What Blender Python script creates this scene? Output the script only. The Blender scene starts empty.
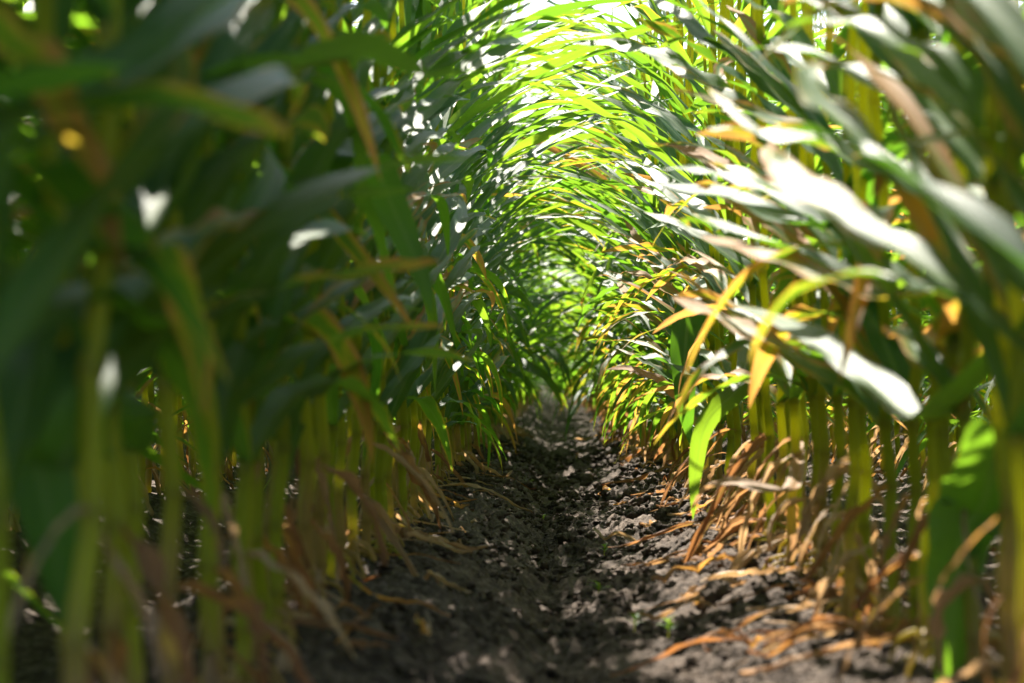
import bpy, bmesh, math, random
import numpy as np
from mathutils import Vector, noise as mnoise

# ------------------------------------------------------------------ camera, sky, sun, exposure
scene = bpy.context.scene
COL = scene.collection
CAM_H = 0.42
YAW, PITCH = math.radians(0.924), math.radians(0.865)
cam_d = bpy.data.cameras.new('camera')
cam = bpy.data.objects.new('camera', cam_d)
COL.objects.link(cam)
cam.location = (0, 0, CAM_H)
cam.rotation_euler = (math.pi / 2 + PITCH, 0, YAW)
cam_d.lens, cam_d.sensor_width = 85, 36
cam_d.clip_start, cam_d.clip_end = 0.02, 2000
cam_d.dof.use_dof = True
cam_d.dof.focus_distance = 6.8
cam_d.dof.aperture_fstop = 5.3
cam_d.dof.aperture_blades = 9
scene.camera = cam
F = 85 / 36 * 1024

SUN_EL, SUN_AZ = math.radians(47), math.radians(15)      # azimuth: from +Y (down the furrow) towards -X
sun_dir = Vector((-math.sin(SUN_AZ) * math.cos(SUN_EL), math.cos(SUN_AZ) * math.cos(SUN_EL), math.sin(SUN_EL)))
world = bpy.data.worlds.new('World')
scene.world = world
world.use_nodes = True
wn = world.node_tree
sky = wn.nodes.new('ShaderNodeTexSky')
sky.sky_type = 'NISHITA'
sky.sun_disc = False
sky.sun_elevation = SUN_EL
sky.sun_rotation = -SUN_AZ
sky.dust_density = 1.5
wn.links.new(sky.outputs[0], wn.nodes['Background'].inputs[0])
wn.nodes['Background'].inputs[1].default_value = 0.088
sl = bpy.data.lights.new('sun', 'SUN')
sl.energy, sl.angle, sl.color = 5.0, math.radians(0.5), (1.0, 0.93, 0.82)
so = bpy.data.objects.new('sun', sl)
COL.objects.link(so)
so.rotation_euler = sun_dir.to_track_quat('Z', 'Y').to_euler()
so.location = (-3, 6, 8)
scene.view_settings.view_transform = 'Standard'
scene.view_settings.look = 'None'
scene.view_settings.gamma = 1
scene.view_settings.use_curve_mapping = False
scene.view_settings.exposure = 1.95
scene.cycles.max_bounces = 5
scene.cycles.diffuse_bounces = 2
scene.cycles.glossy_bounces = 3
scene.cycles.transmission_bounces = 4
scene.cycles.sample_clamp_indirect = 6

# ------------------------------------------------------------------ helpers
rng = random.Random(7)
nrng = np.random.default_rng(11)
ROW_L, ROW_R, PITCH_ROW = -0.33, 0.43, 0.76
MID = (ROW_L + ROW_R) / 2
R_cam = cam.rotation_euler.to_matrix()
R_inv = np.array(R_cam.transposed())
C0 = np.array(cam.location)


def proj(P):
    q = (np.asarray(P) - C0) @ R_inv.T
    d = np.maximum(-q[..., 2], 1e-4)
    return 512 + F * q[..., 0] / d, 341.5 - F * q[..., 1] / d, -q[..., 2]


def at(px, py, D):
    v = Vector(((px - 512) / F * D, (341.5 - py) / F * D, -D))
    return np.array(R_cam @ v) + C0


def hashn(ix, iy, seed):
    h = (ix.astype(np.int64) * 374761393 + iy.astype(np.int64) * 668265263 + seed * 974711) & 0x7fffffff
    h = ((h ^ (h >> 13)) * 1274126177) & 0x7fffffff
    return ((h ^ (h >> 16)) & 0xffff) / 65535.0


def vnoise(x, y, seed):
    ix, iy = np.floor(x), np.floor(y)
    fx, fy = x - ix, y - iy
    fx, fy = fx * fx * (3 - 2 * fx), fy * fy * (3 - 2 * fy)
    a, b = hashn(ix, iy, seed), hashn(ix + 1, iy, seed)
    c, d = hashn(ix, iy + 1, seed), hashn(ix + 1, iy + 1, seed)
    return (a * (1 - fx) + b * fx) * (1 - fy) + (c * (1 - fx) + d * fx) * fy


def lump(x, y, s, seed):
    """rounded crumbs: distance to the nearest jittered cell point"""
    x, y = x / s, y / s
    ix, iy = np.floor(x), np.floor(y)
    best = np.full(np.shape(x), 9.0)
    amp = np.zeros(np.shape(x))
    for dx in (-1, 0, 1):
        for dy in (-1, 0, 1):
            cx, cy = ix + dx, iy + dy
            px = cx + 0.5 + 0.8 * (hashn(cx, cy, seed) - .5)
            py = cy + 0.5 + 0.8 * (hashn(cx, cy, seed + 5) - .5)
            d = (x - px) ** 2 + (y - py) ** 2
            a = hashn(cx, cy, seed + 9)
            amp = np.where(d < best, a, amp)
            best = np.minimum(best, d)
    return np.sqrt(np.maximum(0, 1 - best * 2.2)) * (0.25 + 0.75 * amp)


def ridge(x, y):
    ph = (x - ROW_L) / PITCH_ROW
    c = np.cos(2 * math.pi * ph)
    wob = (vnoise(x * 1.3, y * 0.8, 3) - .5) * 0.03
    rut = -0.03 * np.exp(-((x - 0.0 - .02 * np.sin(y * .7)) / 0.055) ** 2)
    return rut + 0.035 + 0.042 * (0.55 * c + 0.45 * (2 / math.pi) * np.arcsin(np.clip(c, -1, 1))) + wob


def ground_z(x, y, fine=True):
    x, y = np.asarray(x, float), np.asarray(y, float)
    z = ridge(x, y)
    if fine:
        near = np.clip(1.5 - y / 40, 0, 1)
        bil = lambda f, sd: np.abs(2 * vnoise(x * f, y * f, sd) - 1)
        rough = 0.35 + 0.9 * vnoise(x * 6, y * 5, 77)
        z = z + 1.15 * near * (0.022 * (vnoise(x * 9, y * 4, 21) - .5) + rough * (0.012 * vnoise(x * 26 + 3 * vnoise(x * 30, y * 30, 8), y * 20, 31)
                        + 0.016 * (1 - bil(44, 41)) + 0.016 * lump(x, y, 0.024, 43) * vnoise(x * 14, y * 14, 44)
                        + 0.014 * vnoise(x * 85, y * 70, 51) + 0.007 * bil(150, 61)))
    return z


def gz(x, y):
    return float(ground_z(np.array([x]), np.array([y]))[0])


class Geo:
    """collects vertices, quads and two per-vertex values (u,v plus tone,dry) for one mesh"""
    def __init__(s):
        s.v, s.f, s.uv, s.a, s.m = [], [], [], [], []
        s.n = 0

    def grid(s, P, U, V, tone, dry, mat=0, closed=False):
        nu, nv = P.shape[:2]
        i = np.arange(nu * nv).reshape(nu, nv) + s.n
        if closed:
            j = np.roll(i, -1, axis=1)
            q = np.stack([i[:-1], j[:-1], j[1:], i[1:]], -1).reshape(-1, 4)
        else:
            q = np.stack([i[:-1, :-1], i[:-1, 1:], i[1:, 1:], i[1:, :-1]], -1).reshape(-1, 4)
        s.v.append(P.reshape(-1, 3)); s.f.append(q)
        s.uv.append(np.stack([np.broadcast_to(U, (nu, nv)), np.broadcast_to(V, (nu, nv))], -1).reshape(-1, 2))
        s.a.append(np.tile([tone, dry], (nu * nv, 1)))
        s.m.append(np.full(len(q), mat))
        s.n += nu * nv

    def add(s, o, M=None, off=(0, 0, 0)):
        for v, f, uv, a, m in zip(o.v, o.f, o.uv, o.a, o.m):
            s.v.append((v if M is None else v @ M.T) + np.asarray(off)); s.uv.append(uv); s.a.append(a); s.m.append(m)
        sh = s.n
        for f in o.f:
            s.f.append(f + sh)
        s.n += o.n

    def mesh(s, name, mats):
        v, f = np.concatenate(s.v), np.concatenate(s.f)
        uv, a, m = np.concatenate(s.uv), np.concatenate(s.a), np.concatenate(s.m)
        me = bpy.data.meshes.new(name)
        me.vertices.add(len(v)); me.vertices.foreach_set('co', v.astype(np.float32).ravel())
        me.loops.add(f.size); me.loops.foreach_set('vertex_index', f.astype(np.int32).ravel())
        me.polygons.add(len(f))
        me.polygons.foreach_set('loop_start', np.arange(0, f.size, 4, dtype=np.int32))
        me.polygons.foreach_set('material_index', m.astype(np.int32))
        me.polygons.foreach_set('use_smooth', np.ones(len(f), bool))
        l = me.uv_layers.new(name='UVMap')
        l.data.foreach_set('uv', uv[f.ravel()].astype(np.float32).ravel())
        for k, nm in enumerate(('tone', 'dry')):
            at_ = me.attributes.new(nm, 'FLOAT', 'POINT')
            at_.data.foreach_set('value', a[:, k].astype(np.float32))
        for mt in mats:
            me.materials.append(mt)
        me.update(calc_edges=True)
        return me


def link(name, me, parent=None, loc=(0, 0, 0)):
    o = bpy.data.objects.new(name, me)
    COL.objects.link(o)
    o.location = loc
    if parent is not None:
        o.parent = parent
    return o


def tag(o, label=None, cat=None, group=None, kind=None):
    for k, v in (('label', label), ('category', cat), ('group', group), ('kind', kind)):
        if v:
            o[k] = v
    return o


# ------------------------------------------------------------------ materials
class NT:
    def __init__(s, name):
        s.mat = bpy.data.materials.new(name)
        s.mat.use_nodes = True
        s.t = s.mat.node_tree
        s.t.nodes.clear()
        s.out = s.t.nodes.new('ShaderNodeOutputMaterial')

    def set(s, sock, v):
        if isinstance(v, bpy.types.NodeSocket):
            s.t.links.new(v, sock)
        elif isinstance(v, tuple) and len(v) == 3 and sock.type == 'RGBA':
            sock.default_value = (*v, 1)
        else:
            sock.default_value = v

    def node(s, typ, ins=None, **props):
        n = s.t.nodes.new(typ)
        for k, v in props.items():
            setattr(n, k, v)
        for k, v in (ins or {}).items():
            s.set(n.inputs[k], v)
        return n

    def math(s, op, a, b=0.0, clamp=False):
        n = s.node('ShaderNodeMath', {0: a, 1: b}, operation=op, use_clamp=clamp)
        return n.outputs[0]

    def mix(s, f, a, b):
        n = s.node('ShaderNodeMix', None, data_type='RGBA')
        s.set(n.inputs[0], f); s.set(n.inputs[6], a); s.set(n.inputs[7], b)
        return n.outputs[2]

    def step(s, x, a, b):
        return s.node('ShaderNodeMapRange', {0: x, 1: a, 2: b}, interpolation_type='SMOOTHSTEP').outputs[0]

    def attr(s, nm):
        return s.node('ShaderNodeAttribute', None, attribute_name=nm).outputs['Fac']

    def noise(s, vec, scale, detail=3.0):
        return s.node('ShaderNodeTexNoise', {'Vector': vec, 'Scale': scale, 'Detail': detail}).outputs[0]


def leaf_material():
    n = NT('corn_leaf')
    uv = n.node('ShaderNodeUVMap').outputs[0]
    sep = n.node('ShaderNodeSeparateXYZ', {0: uv})
    u, v = sep.outputs[0], sep.outputs[1]
    tone, dry = n.attr('tone'), n.attr('dry')
    obj = n.node('ShaderNodeTexCoord').outputs['Object']
    e = n.math('MULTIPLY', n.math('ABSOLUTE', n.math('SUBTRACT', v, 0.5)), 2.0)       # 0 at the midrib, 1 at the edge
    off = n.node('ShaderNodeCombineXYZ', {0: n.math('MULTIPLY', u, 9.0), 1: n.math('MULTIPLY', v, 2.4), 2: n.math('MULTIPLY', tone, 37.0)}).outputs[0]
    nz = n.noise(off, 1.0, 4.0)
    streak = n.noise(n.node('ShaderNodeCombineXYZ', {0: n.math('MULTIPLY', u, 5.0), 1: n.math('MULTIPLY', v, 28.0), 2: n.math('MULTIPLY', tone, 91.0)}).outputs[0], 1.0, 3.0)
    g = n.mix(tone, (0.018, 0.068, 0.026), (0.050, 0.115, 0.024))
    g = n.mix(n.math('MULTIPLY', n.step(streak, 0.35, 0.75), 0.4), g, (0.065, 0.14, 0.035))
    # drying: from the tip and the edges inwards
    d = n.math('ADD', n.math('MULTIPLY', u, 0.75), n.math('MULTIPLY', n.math('POWER', e, 2.0), 0.40))
    d = n.math('ADD', d, n.math('MULTIPLY', n.math('SUBTRACT', nz, 0.5), 0.9))
    d = n.math('ADD', d, n.math('MULTIPLY', n.math('SUBTRACT', streak, 0.5), 0.25))
    d = n.math('ADD', d, n.math('MULTIPLY', dry, 1.7))
    yel = n.step(d, 1.02, 1.22)
    org = n.step(d, 1.16, 1.42)
    tan = n.step(d, 1.55, 2.05)
    col = n.mix(yel, g, (0.22, 0.22, 0.03))
    col = n.mix(org, col, (0.34, 0.17, 0.05))
    strawc = n.mix(n.step(tone, .25, .8), n.mix(nz, (0.14, 0.065, 0.03), (0.30, 0.15, 0.07)), n.mix(nz, (0.36, 0.23, 0.13), (0.56, 0.44, 0.30)))
    col = n.mix(tan, col, strawc)
    rib = n.math('SUBTRACT', 1.0, n.step(e, 0.06, 0.15))
    rib = n.math('MULTIPLY', rib, n.math('SUBTRACT', 0.8, n.math('MULTIPLY', u, 0.6)))
    col = n.mix(n.math('MULTIPLY', rib, 0.9), col, n.mix(org, (0.24, 0.32, 0.12), (0.42, 0.27, 0.13)))
    tr = n.mix(yel, n.mix(tone, (0.17, 0.42, 0.02), (0.36, 0.58, 0.03)), (0.80, 0.66, 0.03))
    tr = n.mix(org, tr, (0.85, 0.42, 0.09))
    tr = n.mix(tan, tr, n.mix(tone, (0.42, 0.17, 0.05), (0.60, 0.38, 0.18)))
    tr = n.mix(n.math('MULTIPLY', rib, 0.6), tr, (0.12, 0.22, 0.02))
    veins = n.math('SINE', n.math('MULTIPLY', v, 150.0))
    hgt = n.math('ADD', n.math('MULTIPLY', veins, 0.35), n.math('MULTIPLY', streak, 1.2))
    hgt = n.math('ADD', hgt, n.math('MULTIPLY', rib, 2.0))
    bmp = n.node('ShaderNodeBump', {'Height': hgt, 'Strength': 0.30, 'Distance': 0.0012}).outputs[0]
    ro = n.math('ADD', 0.45, n.math('MULTIPLY', org, 0.22))
    p = n.node('ShaderNodeBsdfPrincipled', {'Base Color': col, 'Roughness': ro, 'Normal': bmp, 'Specular IOR Level': 0.27})
    t = n.node('ShaderNodeBsdfTranslucent', {'Color': tr, 'Normal': bmp})
    mx = n.node('ShaderNodeMixShader', {0: 0.42, 1: p.outputs[0], 2: t.outputs[0]})
    n.t.links.new(mx.outputs[0], n.out.inputs[0])
    return n.mat


def stalk_material():
    n = NT('corn_stalk')
    uv = n.node('ShaderNodeUVMap').outputs[0]
    sep = n.node('ShaderNodeSeparateXYZ', {0: uv})
    h, a = sep.outputs[0], sep.outputs[1]                  # h: metres above the soil, a: round the stalk
    tone, dry = n.attr('tone'), n.attr('dry')              # dry: 1 on a node ring
    st = n.noise(n.node('ShaderNodeCombineXYZ', {0: n.math('MULTIPLY', h, 4.0), 1: n.math('MULTIPLY', a, 26.0), 2: n.math('MULTIPLY', tone, 50.0)}).outputs[0], 1.0, 4.0)
    g = n.mix(n.math('MULTIPLY', n.math('ADD', st, tone), 0.5), (0.18, 0.25, 0.010), (0.46, 0.46, 0.022))
    b = n.mix(st, (0.26, 0.13, 0.055), (0.44, 0.27, 0.15))
    lim = n.math('ADD', 0.0, n.math('MULTIPLY', tone, 0.20))
    f = n.math('SUBTRACT', n.math('ADD', h, n.math('MULTIPLY', n.math('SUBTRACT', st, 0.5), 0.28)), lim)
    col = n.mix(n.step(f, -0.03, 0.07), b, g)
    col = n.mix(n.math('MULTIPLY', dry, 0.55), col, (0.10, 0.07, 0.025))
    bmp = n.node('ShaderNodeBump', {'Height': st, 'Strength': 0.35, 'Distance': 0.002}).outputs[0]
    p = n.node('ShaderNodeBsdfPrincipled', {'Base Color': col, 'Roughness': 0.5, 'Normal': bmp, 'Specular IOR Level': 0.3})
    t = n.node('ShaderNodeBsdfTranslucent', {'Color': n.mix(0.6, col, (0.74, 0.72, 0.05)), 'Normal': bmp})
    mx = n.node('ShaderNodeMixShader', {0: 0.5, 1: p.outputs[0], 2: t.outputs[0]})
    n.t.links.new(mx.outputs[0], n.out.inputs[0])
    return n.mat


def soil_material():
    n = NT('soil')
    pos = n.node('ShaderNodeNewGeometry').outputs['Position']
    n1, n2, n3 = n.noise(pos, 5.0, 5.0), n.noise(pos, 60.0, 6.0), n.noise(pos, 260.0, 4.0)
    c = n.mix(n.step(n1, 0.35, 0.7), (0.036, 0.025, 0.018), (0.088, 0.063, 0.047))
    c = n.mix(n.math('MULTIPLY', n.step(n2, 0.45, 0.70), 0.75), c, (0.17, 0.13, 0.103))
    c = n.mix(n.math('MULTIPLY', n.step(n3, 0.55, 0.8), 0.5), c, (0.055, 0.042, 0.034))
    hgt = n.math('ADD', n.math('MULTIPLY', n2, 1.0), n.math('MULTIPLY', n3, 0.45))
    bmp = n.node('ShaderNodeBump', {'Height': hgt, 'Strength': 1.0, 'Distance': 0.010}).outputs[0]
    p = n.node('ShaderNodeBsdfPrincipled', {'Base Color': c, 'Roughness': 0.85, 'Normal': bmp, 'Specular IOR Level': 0.12})
    n.t.links.new(p.outputs[0], n.out.inputs[0])
    return n.mat


M_LEAF, M_STALK, M_SOIL = leaf_material(), stalk_material(), soil_material()

# ------------------------------------------------------------------ the ground: one sheet out to the horizon
def axis(fine, lo, hi, k=1.25):
    a = list(fine)
    s = a[-1] - a[-2]
    while a[-1] < hi:
        s *= k
        a.append(a[-1] + s)
    s = a[1] - a[0]
    b = [a[0]]
    while b[-1] > lo:
        s *= k
        b.append(b[-1] - s)
    return np.array(b[:0:-1] + a)

ys = [2.3]
while ys[-1] < 24:
    ys.append(ys[-1] + 0.006 * (ys[-1] / 2.5) ** 1.35)
gx = axis(np.concatenate([np.arange(-1.6, -.625, .02), np.arange(-.615, .855, .0065), np.arange(.865, 1.9, .02)]), -700, 700)
gy = axis(np.array(ys), -400, 1500, 1.2)
X, Y = np.meshgrid(gx, gy, indexing='ij')
Z = ground_z(X, Y)
far = np.clip((np.abs(X) - 6) / 20, 0, 1) + np.clip((Y - 110) / 60, 0, 1)
Z = Z * np.clip(1 - far, 0, 1)
g = Geo()
g.grid(np.stack([X, Y, Z], -1), 0.0, 0.0, 0, 0)
tag(link('ground', g.mesh('ground', [M_SOIL])), kind='structure')

# ------------------------------------------------------------------ corn plant shapes
def frame_along(P, roll, side=None):
    T = np.gradient(P, axis=0)
    T /= np.linalg.norm(T, axis=1, keepdims=True) + 1e-9
    S = np.cross(T, np.array([0, 0, 1.0]))
    ln = np.linalg.norm(S, axis=1, keepdims=True)
    if side is not None:
        S = np.tile(np.asarray(side, float), (len(P), 1))
        S -= (S * T).sum(1, keepdims=True) * T
        ln = np.linalg.norm(S, axis=1, keepdims=True)
    S = S / (ln + 1e-6)
    for i in range(1, len(S)):                            # keep the blade from flipping over
        if (S[i] * S[i - 1]).sum() < 0:
            S[i] = -S[i]
    N = np.cross(S, T)
    c, s = np.cos(roll)[:, None], np.sin(roll)[:, None]
    return T, S * c + N * s, N * c - S * s


def ribbon(P, W, roll, r, ruffle, fold, nv, side=None, crumple=0.0):
    n = len(P)
    t = np.linspace(0, 1, n)
    T, S, N = frame_along(P, roll, side)
    prof = (0.42 + 0.58 * np.clip(t / 0.22, 0, 1) ** 0.7) * np.clip(1 - t ** 2.4, 0, 1) ** 0.75
    prof = np.maximum(prof, 0.012)
    v = np.linspace(-1, 1, nv)
    fr = r.uniform(3.5, 7.5)
    p1, p2 = r.uniform(0, 6.28), r.uniform(0, 6.28)
    wob = np.where(v[None] < 0, np.sin(t[:, None] * fr * 6.28 * .7 + p1), np.sin(t[:, None] * fr * 6.28 * .6 + p2))
    half = W * 0.5 * prof[:, None]
    gut = fold * (1 - 0.6 * t[:, None]) * np.abs(v)[None] ** 1.3 * half
    nrm = gut + ruffle * W * wob * (v[None] ** 2) * np.minimum(1, prof[:, None] * 1.2)
    if crumple:
        nrm = nrm + crumple * W * np.sin(v[None] * 4 + 9 * t[:, None] + p1) * np.minimum(1, t[:, None] * 4)
    cosf = 1 / np.sqrt(1 + (fold * .7) ** 2)
    Q = P[:, None] + S[:, None] * (v[None] * half * cosf)[..., None] + N[:, None] * nrm[..., None]
    return Q, t[:, None], (v[None] + 1) / 2


def smooth_path(pts, n):
    pts = np.asarray(pts, float)
    k = len(pts)
    ext = np.vstack([2 * pts[0] - pts[1], pts, 2 * pts[-1] - pts[-2]])
    out = []
    for s in np.linspace(0, k - 1 - 1e-6, n):
        i = int(s); f = s - i
        a, b, c, d = ext[i:i + 4]
        out.append(0.5 * (2 * b + (c - a) * f + (2 * a - 5 * b + 4 * c - d) * f * f + (3 * b - a - 3 * c + d) * f ** 3))
    return np.array(out)


def leaf_path(base, az, L, a0, a1, p, bend, n):
    t = np.linspace(0, 1, n)
    th = a0 + (a1 - a0) * t ** p
    azs = az + bend * t ** 1.5
    d = np.stack([np.sin(th) * np.cos(azs), np.sin(th) * np.sin(azs), np.cos(th)], -1)
    P = np.zeros((n, 3))
    P[1:] = np.cumsum((d[1:] + d[:-1]) * .5 * L / (n - 1), axis=0)
    return P + base


def leaf_geo(P, W, tone, dry, r, nv=7, twist=0.0, ruffle=0.10, fold=0.35, side=None, crumple=0.0, roll0=0.0):
    t = np.linspace(0, 1, len(P))
    Q, U, V = ribbon(P, W, roll0 + twist * t ** 1.6, r, ruffle, fold, nv, side, crumple)
    g = Geo()
    g.grid(Q, U, V, tone, dry, 0)
    return g


NODE_Z = [0.03, 0.08, 0.15, 0.23, 0.32, 0.42, 0.53, 0.65, 0.78, 0.92, 1.07, 1.22, 1.37, 1.52, 1.66]


def stalk_axis(r, hs):
    lx, ly = r.gauss(0, .025), r.gauss(0, .025)
    zz = np.array([0.0] + [z * hs for z in NODE_Z] + [1.8 * hs])
    xx = lx * zz + np.array([0.004 * (-1) ** i for i in range(len(zz))]) * np.minimum(1, zz * 4)
    yy = ly * zz + np.array([r.gauss(0, .003) for _ in zz])
    return zz, xx, yy


def stalk_geo(axis_, r, tone, ns=9, lo=False):
    zz, xx, yy = axis_
    H = zz[-1]
    hs, rad, nd = [-0.03], [0.0066], [0]
    for z0, z1 in zip(zz[1:-1], zz[2:]):
        b = 0.0054 * (1 - z0 / H) ** 0.7 + 0.0022
        w = (z1 - z0)
        if lo:
            hs += [z0]; rad += [b]; nd += [0.5]
        else:
            hs += [z0 - .008, z0, z0 + .008, z0 + .03 * min(1, w / .1), z0 + w * .7]
            rad += [b * .98, b * 1.22, b * 1.02, b * 1.10, b * 1.0]
            nd += [0.2, 1, 0.3, 0, 0]
    hs.append(H); rad.append(0.002); nd.append(0)
    o = np.argsort(hs, kind='stable')
    hs, rad, nd = np.array(hs)[o], np.array(rad)[o], np.array(nd)[o]
    cx, cy = np.interp(hs, zz, xx), np.interp(hs, zz, yy)
    a = np.linspace(0, 2 * math.pi, ns, endpoint=False)
    P = np.stack([cx[:, None] + rad[:, None] * np.cos(a) * 1.1, cy[:, None] + rad[:, None] * np.sin(a) * .92, np.broadcast_to(hs[:, None], (len(hs), ns))], -1)
    g = Geo()
    g.grid(P, hs[:, None], (np.abs(a - math.pi) / math.pi)[None], tone, 0, 1, closed=True)
    g.a[0][:, 1] = np.repeat(nd, ns)
    return g


def root_geo(r, tone):
    g = Geo()
    for k in range(r.randint(6, 9)):
        az = k * 6.283 / 7 + r.uniform(-.3, .3)
        z0 = r.uniform(0.025, 0.075)
        L = r.uniform(.03, .06)
        P = smooth_path([(0.009 * math.cos(az), 0.009 * math.sin(az), z0), ((.012 + L * .5) * math.cos(az), (.012 + L * .5) * math.sin(az), z0 * .75),
                         ((.012 + L) * math.cos(az), (.012 + L) * math.sin(az), -.03)], 6)
        a = np.linspace(0, 6.283, 5, endpoint=False)
        T, S, N = frame_along(P, np.zeros(6))
        rr = np.linspace(.0032, .002, 6)[:, None, None]
        Q = P[:, None] + rr * (S[:, None] * np.cos(a)[None, :, None] + N[:, None] * np.sin(a)[None, :, None])
        g.grid(Q, 0.0, 0.3, tone, 0, 0, closed=True)
    return g


def in_view_way(W_pts):
    """true where a leaf would hang straight in front of the lens (the furrow stays open near the camera)"""
    px, py, D = proj(W_pts)
    D = D / 1.7
    lim = np.interp(D, [0.0, 0.75, 0.95, 1.3, 1.8, 2.4, 3.2, 4.2, 5.2], [2000, 600, 350, 225, 145, 105, 80, 45, 0])
    dx = np.where(px > 548, (px - 548) * 1.08, (548 - px) * 1.2)
    front = D > 0.02
    low = (W_pts[:, 2] < 1.05) | (D < 2.6)
    ax = np.abs(W_pts[:, 0] - .02)                         # the path itself stays bare, with a narrow slot above it
    wide, slot = (.13, .07) if W_pts[0, 1] < 12 else (.06, .04)
    strip = np.any((W_pts[:, 2] < .48) & (ax < wide)) or np.any((W_pts[:, 2] < 1.0) & (ax < slot))
    return bool(strip or np.any(front & low & (dx < lim) & (D < 5.2) & (lim > 0)) or np.any(front & (D < .4)))


def build_plant(r, world, inward, res, parts=True, avoid=False, dryness=0.0, heroes=(), dense=.25, open_top=False):
    """returns a list of (part name, Geo) in the plant's own space; inward = azimuth pointing into the furrow"""
    hs = r.uniform(0.92, 1.08) * ((1.06 if world[1] < 8 else 1.2) if inward == 0.0 else 0.97)
    axis_ = stalk_axis(r, hs)
    zz, xx, yy = axis_
    tone_s = r.random()
    out = [('stalk', stalk_geo(axis_, r, tone_s, 9 if res > 1 else (6 if res > 0 else 4), lo=res == 0))]
    if res == 2:
        out.append(('brace_root', root_geo(r, tone_s)))
    nseg, nv = ((18, 7), (11, 5), (7, 3))[2 - res]
    side0 = r.choice((0, 1))
    plane = r.gauss(0, 0.55)
    wx, wy, wz = world
    off = np.array([wx, wy, wz])
    for i, z in enumerate(NODE_Z):
        z *= hs
        if open_top and inward and 1.9 < wy < 7 and .25 < z <= .9 and r.random() < .6:
            continue
        if open_top and inward and wy >= 7.8 and z > .95 and r.random() < .05:
            continue
        if open_top and inward and wy < 7.8 and z > .9 and r.random() < (.75 if wy > 2.3 else .3):
            continue
        if z < 0.05 * hs:
            continue
        bx, by = np.interp(z, zz, xx), np.interp(z, zz, yy)
        base = np.array([bx, by, z])
        into = (i + side0) % 2 == 0
        if z < (0.25 if wy < 6 else 0.15):
            if r.random() < (0.12 if inward else 0.32) or (res == 0 and r.random() < .5):
                continue
            for tr in range(7):                           # lower leaves: dead, hanging to the soil
                az = inward + r.gauss(0, 1.5)
                P = leaf_path(base, az, r.uniform(.10, .22 if wy < 4 else .34), math.radians(r.uniform(60, 125)), math.radians(r.uniform(150, 178)), r.uniform(.3, .6), r.uniform(-2.6, 2.6), nseg)
                lift = gz(wx + P[-1, 0], wy + P[-1, 1]) - wz if res == 2 else 0.0
                P[:, 2] = np.maximum(P[:, 2], lift + 0.012 + 0.012 * np.sin(np.arange(nseg) * 1.3 + i))
                if not avoid or not in_view_way(P + off):
                    break
            else:
                continue
            g_ = leaf_geo(P, r.uniform(.005, .022) * (.75 if wy < 3.2 else 1), r.random(), r.uniform(.8, 1.4), r, nv, r.uniform(-4.5, 4.5), .34, .7, crumple=.3)
            out.append(('dry_leaf', g_))
            continue
        if i >= len(NODE_Z) - 1 or (z > 1.0 and r.random() < .15):
            continue
        rel = min(1, z / 1.65)
        fwd = 1 if inward == 0.0 else -1                  # the wind leans the blades down the row
        todo = [into] + ([into] if r.random() < dense - 1 else []) + ([not into] if r.random() < (dense if z < 1.0 else dense * .4) else [])
        for into in todo:
            for tr in range(12):
                az = inward + (0 if into else math.pi) + plane * .5 + r.gauss(0, .4 if wy < 8.5 else .9)
                az += fwd * (.6 + (.5 if tr > 3 else 0) + (.45 if tr > 7 else 0))
                if z < .62 and r.random() < ((.10 if into else .45) if wy < 6 else (.45 if into else .7)):
                    L, a0, a1, p = r.uniform(.4, .65), r.uniform(20, 45), r.uniform(130, 172), r.uniform(.6, 1.0)      # sagging lower blades
                else:
                    L, a0, a1, p = r.uniform(.55, .95), (r.uniform(34, 62) if wy < 6 and into else r.uniform(26, 52)), (r.uniform(70, 104) if into and r.random() < (.94 if wy < 8.5 else .6) else r.uniform(95, 150)), r.uniform(.6, 1.2)
                if z > .95 and open_top and (into or (inward == 0.0 and r.random() < .7)):         # upper blades stand steeper over the furrow, so the sun reaches down into it
                    if inward == 0.0:
                        L, a0, a1, p = r.uniform(.3, .6), r.uniform(5, 22), r.uniform(40, 110), r.uniform(.9, 1.5)
                        az = (0 if into else math.pi) + r.choice((-1, 1)) * r.uniform(1.1, 1.9)
                    else:
                        L, a0, a1, p = r.uniform(.4, .7) * (1.2 if wy > 6 else 1), r.uniform(12, 34), r.uniform(60, 115), r.uniform(.8, 1.3)
                        az += r.uniform(-.8, .8)
                        if wy < 8.5 and r.random() < .5:
                            continue
                if into and inward and z < .9 and 3.0 < wy < 7.5:
                    L *= .75                               # the right bank is open to the sun
                if tr > 5:
                    L *= .8
                P = leaf_path(base, az, L, math.radians(a0), math.radians(a1), p, r.gauss(0, .45), nseg)
                P[:, 2] = np.maximum(P[:, 2], 0.03)
                if not avoid or not in_view_way(P + off):
                    break
            else:
                continue
            W = r.uniform(.028, .058) * (.85 if wy > 5 else 1) * (0.85 if z < .5 else 1) * (0.8 if rel > .85 else 1)
            dry = min(1, max(-.6, r.gauss(0.02 + dryness - (.16 if inward and wy < 6 else .30) * min(1, z / 1.3), .19) + (0.16 if z < .6 and wy < 7 else 0)))
            g_ = leaf_geo(P, W, r.random(), dry, r, nv, r.gauss(0, .7 if wy < 8.5 else 1.2), r.uniform(.08, .20), r.uniform(.2, .55))
            out.append(('leaf', g_))
    for (zb, pts, W, dry, tone, twist, side, kind) in heroes:
        b = np.array([wx + np.interp(zb, zz, xx), wy + np.interp(zb, zz, yy), wz + zb])
        P = smooth_path([b] + [at(q[0], q[1], q[2] * 1.7) for q in pts], 26) - off
        out.append((kind, leaf_geo(P, W, tone, dry, r, 9, twist, .08, .3, side=side, crumple=.10 if dry > .7 else 0)))
    return out


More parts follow.
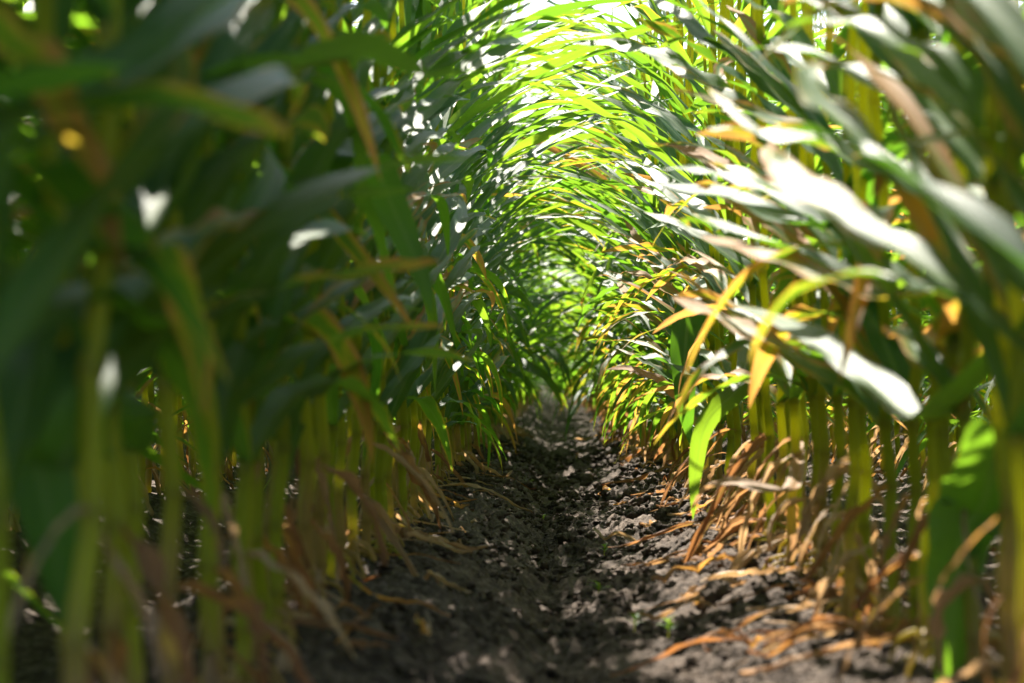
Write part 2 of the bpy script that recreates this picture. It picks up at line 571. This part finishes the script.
# blades of the nearest plants that the photograph shows singly: (row, distance of the stalk) ->
# height on the stalk, points the blade passes, width, dryness, tone, twist, blade side direction, part name
FACE = (1, 0.1, 0)
HERO = {
    ('L', 1.62): [(.33, [(62, 470, .97), (105, 390, 1.0), (175, 318, 1.06), (262, 268, 1.15)], .075, .0, .5, .4, None, 'leaf')],
    ('L', 2.40): [(.45, [(240, 300, 1.36), (290, 232, 1.4), (350, 198, 1.48), (420, 190, 1.56)], .06, .0, .4, .5, None, 'leaf'),
               (.30, [(250, 400, 1.42), (310, 350, 1.48), (380, 330, 1.58), (445, 326, 1.7)], .05, .22, .6, .6, None, 'leaf'),
              ],
    ('L', 2.66): [(.34, [(300, 400, 1.66), (350, 368, 1.72), (420, 352, 1.8), (475, 362, 1.9)], .045, .1, .6, .5, None, 'leaf'),
               (.55, [(300, 190, 1.62), (350, 120, 1.68), (420, 80, 1.78), (490, 70, 1.9)], .06, -.2, .3, .5, None, 'leaf')],
    ('L', 1.36): [(.50, [(60, 90, .86), (150, 42, .92), (240, -8, 1.0), (340, -30, 1.1)], .085, -.35, .25, .3, None, 'leaf'),
               (.40, [(0, 130, .84), (130, 103, .88), (230, 114, .92), (292, 138, .95)], .05, .25, .5, .5, None, 'leaf')],
    ('L', 2.01): [(.28, [(112, 400, 1.12), (190, 285, 1.15), (290, 212, 1.22), (400, 165, 1.35), (480, 160, 1.5)], .085, -.08, .6, .25, None, 'leaf'),
               (.42, [(60, 290, 1.05), (30, 400, 1.0), (50, 520, 1.0), (70, 640, 1.02)], .07, -.4, .2, .2, FACE, 'leaf')],
    ('L', 2.14): [(.55, [(215, 92, 1.22), (285, 62, 1.25), (365, 50, 1.32), (430, 75, 1.4)], .07, -.4, .4, .8, None, 'leaf'),
               (.38, [(230, 310, 1.3), (300, 284, 1.35), (390, 268, 1.45), (440, 262, 1.55)], .05, .32, .6, .8, None, 'leaf')],
    ('L', 3.18): [(.52, [(320, 165, 1.75), (368, 160, 1.78), (396, 215, 1.8), (420, 270, 1.8), (432, 315, 1.8)], .055, -.5, .15, .2, (1, .2, -.2), 'leaf')],
    ('R', 2.25): [(.54, [(965, 85, 1.3), (895, 42, 1.35), (830, 20, 1.42), (765, 32, 1.5)], .06, -.05, .7, .2, None, 'leaf'),
               (.30, [(985, 500, 1.42), (966, 530, 1.44), (954, 600, 1.45), (948, 740, 1.45)], .09, -.12, .4, .1, FACE, 'leaf')],
    ('R', 2.38): [(.38, [(930, 420, 1.5), (862, 372, 1.62), (800, 330, 1.75), (735, 305, 1.95)], .05, .12, .7, .6, None, 'leaf')],
    ('R', 2.77): [(.46, [(905, 302, 1.52), (835, 280, 1.6), (765, 254, 1.7), (700, 236, 1.85)], .058, .42, .6, .4, None, 'leaf'),
               (.36, [(962, 320, 1.5), (935, 225, 1.52), (893, 165, 1.55), (872, 200, 1.5)], .05, .62, .6, 1.2, None, 'leaf')],
    ('R', 3.42): [(.56, [(805, 226, 1.9), (725, 197, 2.1), (635, 180, 2.4)], .08, -.5, .1, .1, None, 'leaf')],
    ('R', 4.20): [(.24, [(790, 489, 2.25), (740, 483, 2.3), (708, 487, 2.35), (692, 508, 2.4)], .03, .95, .6, 1.0, None, 'dry_leaf')],
    ('R', 5.50): [(.55, [(748, 370, 3.0), (708, 420, 2.95), (696, 470, 2.95), (693, 520, 2.95)], .05, -.4, .9, .2, FACE, 'leaf')],
    ('R', 6.28): [(.62, [(706, 290, 3.4), (688, 325, 3.35), (685, 390, 3.3), (690, 445, 3.3)], .09, -.6, .05, .1, FACE, 'leaf')],
}

ORD = ('nearest second third fourth fifth sixth seventh eighth ninth tenth eleventh twelfth thirteenth fourteenth fifteenth sixteenth '
       'seventeenth eighteenth nineteenth twentieth twenty-first twenty-second twenty-third twenty-fourth twenty-fifth twenty-sixth '
       'twenty-seventh twenty-eighth twenty-ninth thirtieth thirty-first thirty-second thirty-third thirty-fourth thirty-fifth '
       'thirty-sixth thirty-seventh thirty-eighth thirty-ninth fortieth').split()
PLANTS = 'corn plants standing in the rows'
rows = [('L', ROW_L, 0.0, 1.36, 16.0), ('R', ROW_R, math.pi, 1.6, 16.0),
        ('L2', ROW_L - .76, 0.0, 4.8, 9.0), ('R2', ROW_R + .76, math.pi, 6.0, 10.4),
        ('L3', ROW_L - 1.52, 0.0, 8.0, 11.0), ('R3', ROW_R + 1.52, math.pi, 10.0, 13.0)]
SPACING = 0.125
HERO_AT = {}
for (c_, d_), lst in HERO.items():                        # the plant standing nearest to that distance carries the blade
    HERO_AT.setdefault((c_, max(0, round((d_ - (1.36 if c_ == 'L' else 1.6)) / SPACING))), []).extend(lst)
count = 0
side_word = {'L': 'left', 'R': 'right'}


def look(parts):
    d = [p[1].a[0][0, 1] for p in parts if p[0] == 'leaf']
    k = sum(1 for x in d if x > .12)
    return ('fresh green', 'green orange-tipped', 'yellowing, orange-edged')[0 if k == 0 else (1 if k < 3 else 2)]


protos = {}
for code, rx, inward, y0, y1 in rows:
    n = int((y1 - y0) / SPACING)
    for k in range(n):
        y = y0 + k * SPACING + (rng.gauss(0, .018) if k > 20 else 0)
        x = rx + (rng.gauss(0, .014) if k > 0 else 0)
        z = float(ridge(np.array([x]), np.array([y]))[0])
        main = code in 'LR'
        s = code[0]
        r = random.Random(k * 131 + ord(s) * 7 + len(code) * 977 + 5)
        if main and y < 11.5:
            res = 2 if y < 7.5 else 1
            parts = build_plant(r, (x, y, z), inward, res, avoid=True, dryness=.21 if s == 'R' else .08, heroes=HERO_AT.get((code, k), ()),
                                dense=(1.7 if y < 5.4 else 1.1) if s == 'L' else (2.0 if y < 5 else 1.2), open_top=True)
            e = bpy.data.objects.new('corn_plant', None)
            e.empty_display_size = .1
            COL.objects.link(e)
            e.location = (x, y, z)
            for nm, g_ in parts:
                if nm == 'stalk':
                    g_.m = [np.zeros_like(m) for m in g_.m]
                po = link(nm, g_.mesh(nm, [M_STALK if nm in ('stalk', 'brace_root') else M_LEAF]), e)
                if nm == 'leaf' and g_.a[0][0, 1] > .35:
                    po['label'] = 'drying leaf turned yellow and orange'
            lk = look(parts)
        else:
            key = (code, k % 7)
            if key not in protos:                          # nine far shapes for each side, copied along the rows
                parts = build_plant(r, (x, y, z), inward, 1, avoid=main, dryness=-.04, dense=.7, open_top=len(code) == 1 or code[1] == '2')
                g_ = Geo()
                for nm, q in parts:
                    g_.add(q)
                e = link('corn_plant', g_.mesh('corn_plant', [M_LEAF, M_STALK]))
                protos[key] = e
            else:
                e = protos[key].copy()
                COL.objects.link(e)
            e.location = (x, y, z)
            e.rotation_euler = (0, 0, rng.gauss(0, .35))
            sc_ = rng.uniform(1.0, 1.15) * (1.12 if main else 1)
            e.scale = (sc_, sc_, sc_ * rng.uniform(.95, 1.05))
        w = side_word[s]
        if main and k < 40:
            lab = f'{lk} corn plant, {ORD[k]} from the camera in the row left of the furrow' if s == 'L' else f'{lk} corn plant, {ORD[k]} from the camera in the row right of the furrow'
        elif main and y < 11.5:
            lab = f'corn plant midway down the row {w} of the furrow, past its fortieth stalk'
        elif main:
            lab = f'small distant corn plant far down the row {w} of the furrow'
        elif len(code) == 2 and code[1] == '2':
            lab = f'corn plant in the next row, glimpsed behind the {w} row of the furrow'
        else:
            lab = f'corn plant two rows {w} of the furrow row, mostly hidden by stalks'
        tag(e, lab, 'corn plant', PLANTS)
        count += 1
print('individual plants', count)

# the rest of the field
far_lib = {s: [] for s in 'LR'}
for s in 'LR':
    for k in range(10):
        r = random.Random(900 + k + (50 if s == 'R' else 0))
        g_ = Geo()
        for nm, q in build_plant(r, ((ROW_L if s == 'L' else ROW_R), 40, 0), 0.0 if s == 'L' else math.pi, 0, avoid=k < 5, dryness=-.08, open_top=k < 5, dense=.5):
            g_.add(q)
        far_lib[s].append(g_)
field = Geo()


def put(s, x, y, op=False):
    a = rng.gauss(0, .4)
    k = rng.uniform(1.05, 1.25)
    M = np.array([[math.cos(a), -math.sin(a), 0], [math.sin(a), math.cos(a), 0], [0, 0, 1]]) * k
    field.add(far_lib[s][rng.randrange(5) + (0 if op else 5)], M, (x + rng.gauss(0, .015), y, float(ridge(np.array([x]), np.array([y]))[0]) * (1 if y < 110 else .5)))


def fill(s, rx, a, b, sp=SPACING):
    y = a
    while y < b:
        put(s, rx, y + rng.gauss(0, .015), rx in (ROW_L, ROW_R))
        y += sp

for s, rx in (('L', ROW_L), ('R', ROW_R)):
    fill(s, rx, 16.05, 40); fill(s, rx, 40, 58, .2)
    sg = -1 if s == 'L' else 1
    for j, (a0, a1, b) in enumerate(((4.8, 9.05, 55), (8.0, 11.1, 42), (99, 5, 36), (99, 8, 36), (99, 11, 40), (99, 14, 44), (99, 17, 48))):
        x = rx + sg * .76 * (j + 1)
        if s == 'R' and j < 2:
            a0, a1 = ((6.0, 10.5), (10.0, 13.1))[j]
        if a0 < 50:
            fill(s, x, .9, a0 - .1)
        fill(s, x, a1, b, .15 if j < 2 else .2)
for x in np.arange(-2.2, 2.4, .15):                        # headland rows running across the far end
    put('L', float(x), 59 + rng.uniform(0, .5)); put('R', float(x), 60 + rng.uniform(0, .6))
tag(link('corn_field', field.mesh('corn_field', [M_LEAF, M_STALK])), 'dense corn field continuing behind and beyond the nearer rows', 'corn field', kind='stuff')

# ------------------------------------------------------------------ crumbs of soil, fallen leaves, seedlings
def ico():
    t = (1 + 5 ** .5) / 2
    v = [(-1, t, 0), (1, t, 0), (-1, -t, 0), (1, -t, 0), (0, -1, t), (0, 1, t), (0, -1, -t), (0, 1, -t), (t, 0, -1), (t, 0, 1), (-t, 0, -1), (-t, 0, 1)]
    f = [(0, 11, 5), (0, 5, 1), (0, 1, 7), (0, 7, 10), (0, 10, 11), (1, 5, 9), (5, 11, 4), (11, 10, 2), (10, 7, 6), (7, 1, 8), (3, 9, 4), (3, 4, 2), (3, 2, 6), (3, 6, 8), (3, 8, 9), (4, 9, 5), (2, 4, 11), (6, 2, 10), (8, 6, 7), (9, 8, 1)]
    v = [np.array(p) / np.linalg.norm(p) for p in v]
    mid, f2 = {}, []
    def m(a, b):
        k = (min(a, b), max(a, b))
        if k not in mid:
            q = v[a] + v[b]
            v.append(q / np.linalg.norm(q)); mid[k] = len(v) - 1
        return mid[k]
    for a, b, c in f:
        ab, bc, ca = m(a, b), m(b, c), m(c, a)
        f2 += [(a, ab, ca), (b, bc, ab), (c, ca, bc), (ab, bc, ca)]
    return np.array(v), np.array(f2)

IV, IF = ico()
NC = 26000
yy = 2.4 * (13.0 / 2.4) ** nrng.random(NC)
xx = MID + (nrng.random(NC) - .5) * 1.05 + nrng.normal(0, .03, NC)
sz = 0.0012 + 0.0085 * nrng.random(NC) ** 5
keep = vnoise(xx * 9, yy * 7, 99) > .42
xx, yy, sz = xx[keep], yy[keep], sz[keep]
NC = len(xx)
sz = sz * np.clip(yy / 4, .8, 2.2)
zz = ground_z(xx, yy) + sz * .35
V = IV[None] * (1 + 1.1 * (nrng.random((NC, len(IV), 1)) - .5)) * sz[:, None, None] * np.stack([.8 + .6 * nrng.random(NC), .8 + .6 * nrng.random(NC), .6 + .4 * nrng.random(NC)], -1)[:, None]
V = V + np.stack([xx, yy, zz], -1)[:, None]
FF = IF[None] + (np.arange(NC) * len(IV))[:, None, None]
me = bpy.data.meshes.new('soil_crumbs')
me.vertices.add(NC * len(IV)); me.vertices.foreach_set('co', V.astype(np.float32).ravel())
me.loops.add(FF.size); me.loops.foreach_set('vertex_index', FF.astype(np.int32).ravel())
me.polygons.add(NC * len(IF)); me.polygons.foreach_set('loop_start', np.arange(0, FF.size, 3, dtype=np.int32))
me.materials.append(M_SOIL)
me.update(calc_edges=True)
tag(link('soil_crumbs', me), 'loose crumbs of dry soil strewn over the furrow', 'soil crumbs', kind='stuff')

# larger clods, each a thing
CL = [(632, 500, .045, 'dark rounded soil clod on the sunlit right bank beside the stalks'), (668, 520, .05, 'largest dark soil clod below the dry leaves on the right bank'),
      (470, 470, .035, 'shaded soil clod at the foot of the left row'), (590, 640, .03, 'soil clod on the right edge of the furrow bottom'), (720, 600, .04, 'sunlit soil clod among dead leaves near the right stalks')]


def on_ground(px, py):
    a, b = at(px, py, 1.0) - C0, C0
    t = 0.5
    while t < 60:
        q = b + a * t
        if q[2] < gz(q[0], q[1]):
            break
        t *= 1.004
    return b + a * t

for px, py, s, lab in CL:
    p = on_ground(px, py)
    bm = bmesh.new()
    bmesh.ops.create_icosphere(bm, subdivisions=4, radius=1)
    for q in bm.verts:
        c = q.co.normalized()
        o3 = Vector((px * .37, py * .21, 3.1))
        f_ = 1 + .55 * mnoise.noise(c * 1.1 + o3) + .35 * abs(mnoise.noise(c * 3 + o3)) + .22 * mnoise.noise(c * 7 + o3) + .12 * mnoise.noise(c * 16 + o3)
        q.co = Vector((c.x * .6, c.y * .55, c.z * .42)) * f_ * s
    me = bpy.data.meshes.new('soil_clod')
    bm.to_mesh(me)
    bm.free()
    me.materials.append(M_SOIL)
    o = link('soil_clod', me, loc=(p[0], p[1], gz(p[0], p[1]) + s * .15))
    tag(o, lab, 'clod', 'larger clods in the furrow')

LITTER = 'dry corn leaves fallen on the soil'
r = random.Random(77)
for k in range(250):
    y = 2.8 * (15.0 / 2.8) ** r.random()
    if r.random() < .72:
        x = min(.52, .10 + .44 * r.random() ** .45); sd = 'right'
    else:
        x = r.uniform(-.42, -.15); sd = 'left'
    L, W = r.uniform(.06, .30), r.uniform(.004, .016)
    az = r.gauss(math.pi * .82 if sd == 'right' else .2, .6)
    nn = 14
    P = leaf_path(np.zeros(3), az, L, math.radians(90), math.radians(90), 1, r.gauss(0, .5), nn)
    P[:, :2] -= P[nn // 2, :2]
    P[:, 2] = ground_z(x + P[:, 0], y + P[:, 1])
    P[:, 2] = np.convolve(np.pad(P[:, 2], 2, 'edge'), np.ones(5) / 5, 'valid') + .012 + .02 * np.abs(np.sin(np.linspace(0, r.uniform(2, 6), nn) + r.random() * 3)) * r.random()
    z0 = P[:, 2].min()
    P[:, 2] -= z0
    tone, dry = r.random(), r.uniform(.6, 1.4)
    g_ = leaf_geo(P, W, tone, dry, r, 6, r.gauss(0, 2.2), .3, .7, crumple=.3, roll0=r.gauss(0, .5))
    o = link('fallen_leaf', g_.mesh('fallen_leaf', [M_LEAF]), loc=(x, y, z0))
    where = 'nearest stretch' if y < 4.4 else ('middle stretch' if y < 7.8 else 'far stretch')
    hue = 'orange-brown' if dry < .95 else 'pale straw-coloured'
    size = 'short' if L < .13 else ('long' if L > .22 else 'medium-length')
    form = 'narrow' if W < .010 else 'broad'
    tag(o, f'{size} {form} {hue} dry leaf lying on the {sd} bank, {where} of the furrow', 'dry leaf', LITTER)

SEED = [(543, 523, 'tiny green seedling alone in the furrow bottom'), (530, 490, 'fainter green seedling farther up the shaded furrow'), (604, 556, 'yellow-green seedling on the sunlit right bank'),
        (634, 632, 'small seedling at the near right edge of the shade'), (668, 640, 'bright seedling nearest to the right stalks'), (598, 598, 'stubby seedling at the edge of sun and shade')]
for px, py, lab in SEED:
    p = on_ground(px, py)
    e = bpy.data.objects.new('seedling', None)
    COL.objects.link(e)
    e.location = (p[0], p[1], gz(p[0], p[1]))
    e.scale = (.85, .85, .85)
    tag(e, lab, 'seedling', 'weed seedlings in the furrow')
    st = smooth_path([(0, 0, -.01), (.001, 0, .01), (.003, .001, .028)], 5)
    a = np.linspace(0, 6.283, 5, endpoint=False)
    Q = st[:, None] + .0012 * np.stack([np.cos(a), np.sin(a), 0 * a], -1)[None]
    g_ = Geo(); g_.grid(Q, .6, .5, .5, 0, closed=True)
    link('stem', g_.mesh('stem', [M_STALK]), e)
    for j in range(r.randint(4, 6)):
        P = leaf_path(np.array([.001, 0, .008 + .004 * j]), j * 2.4 + r.random(), r.uniform(.018, .036), math.radians(35), math.radians(105), 1, .2, 7)
        link('leaf', leaf_geo(P, r.uniform(.007, .012), r.uniform(.6, 1), -1.0, r, 5, 0, .05, .3).mesh('leaf', [M_LEAF]), e)
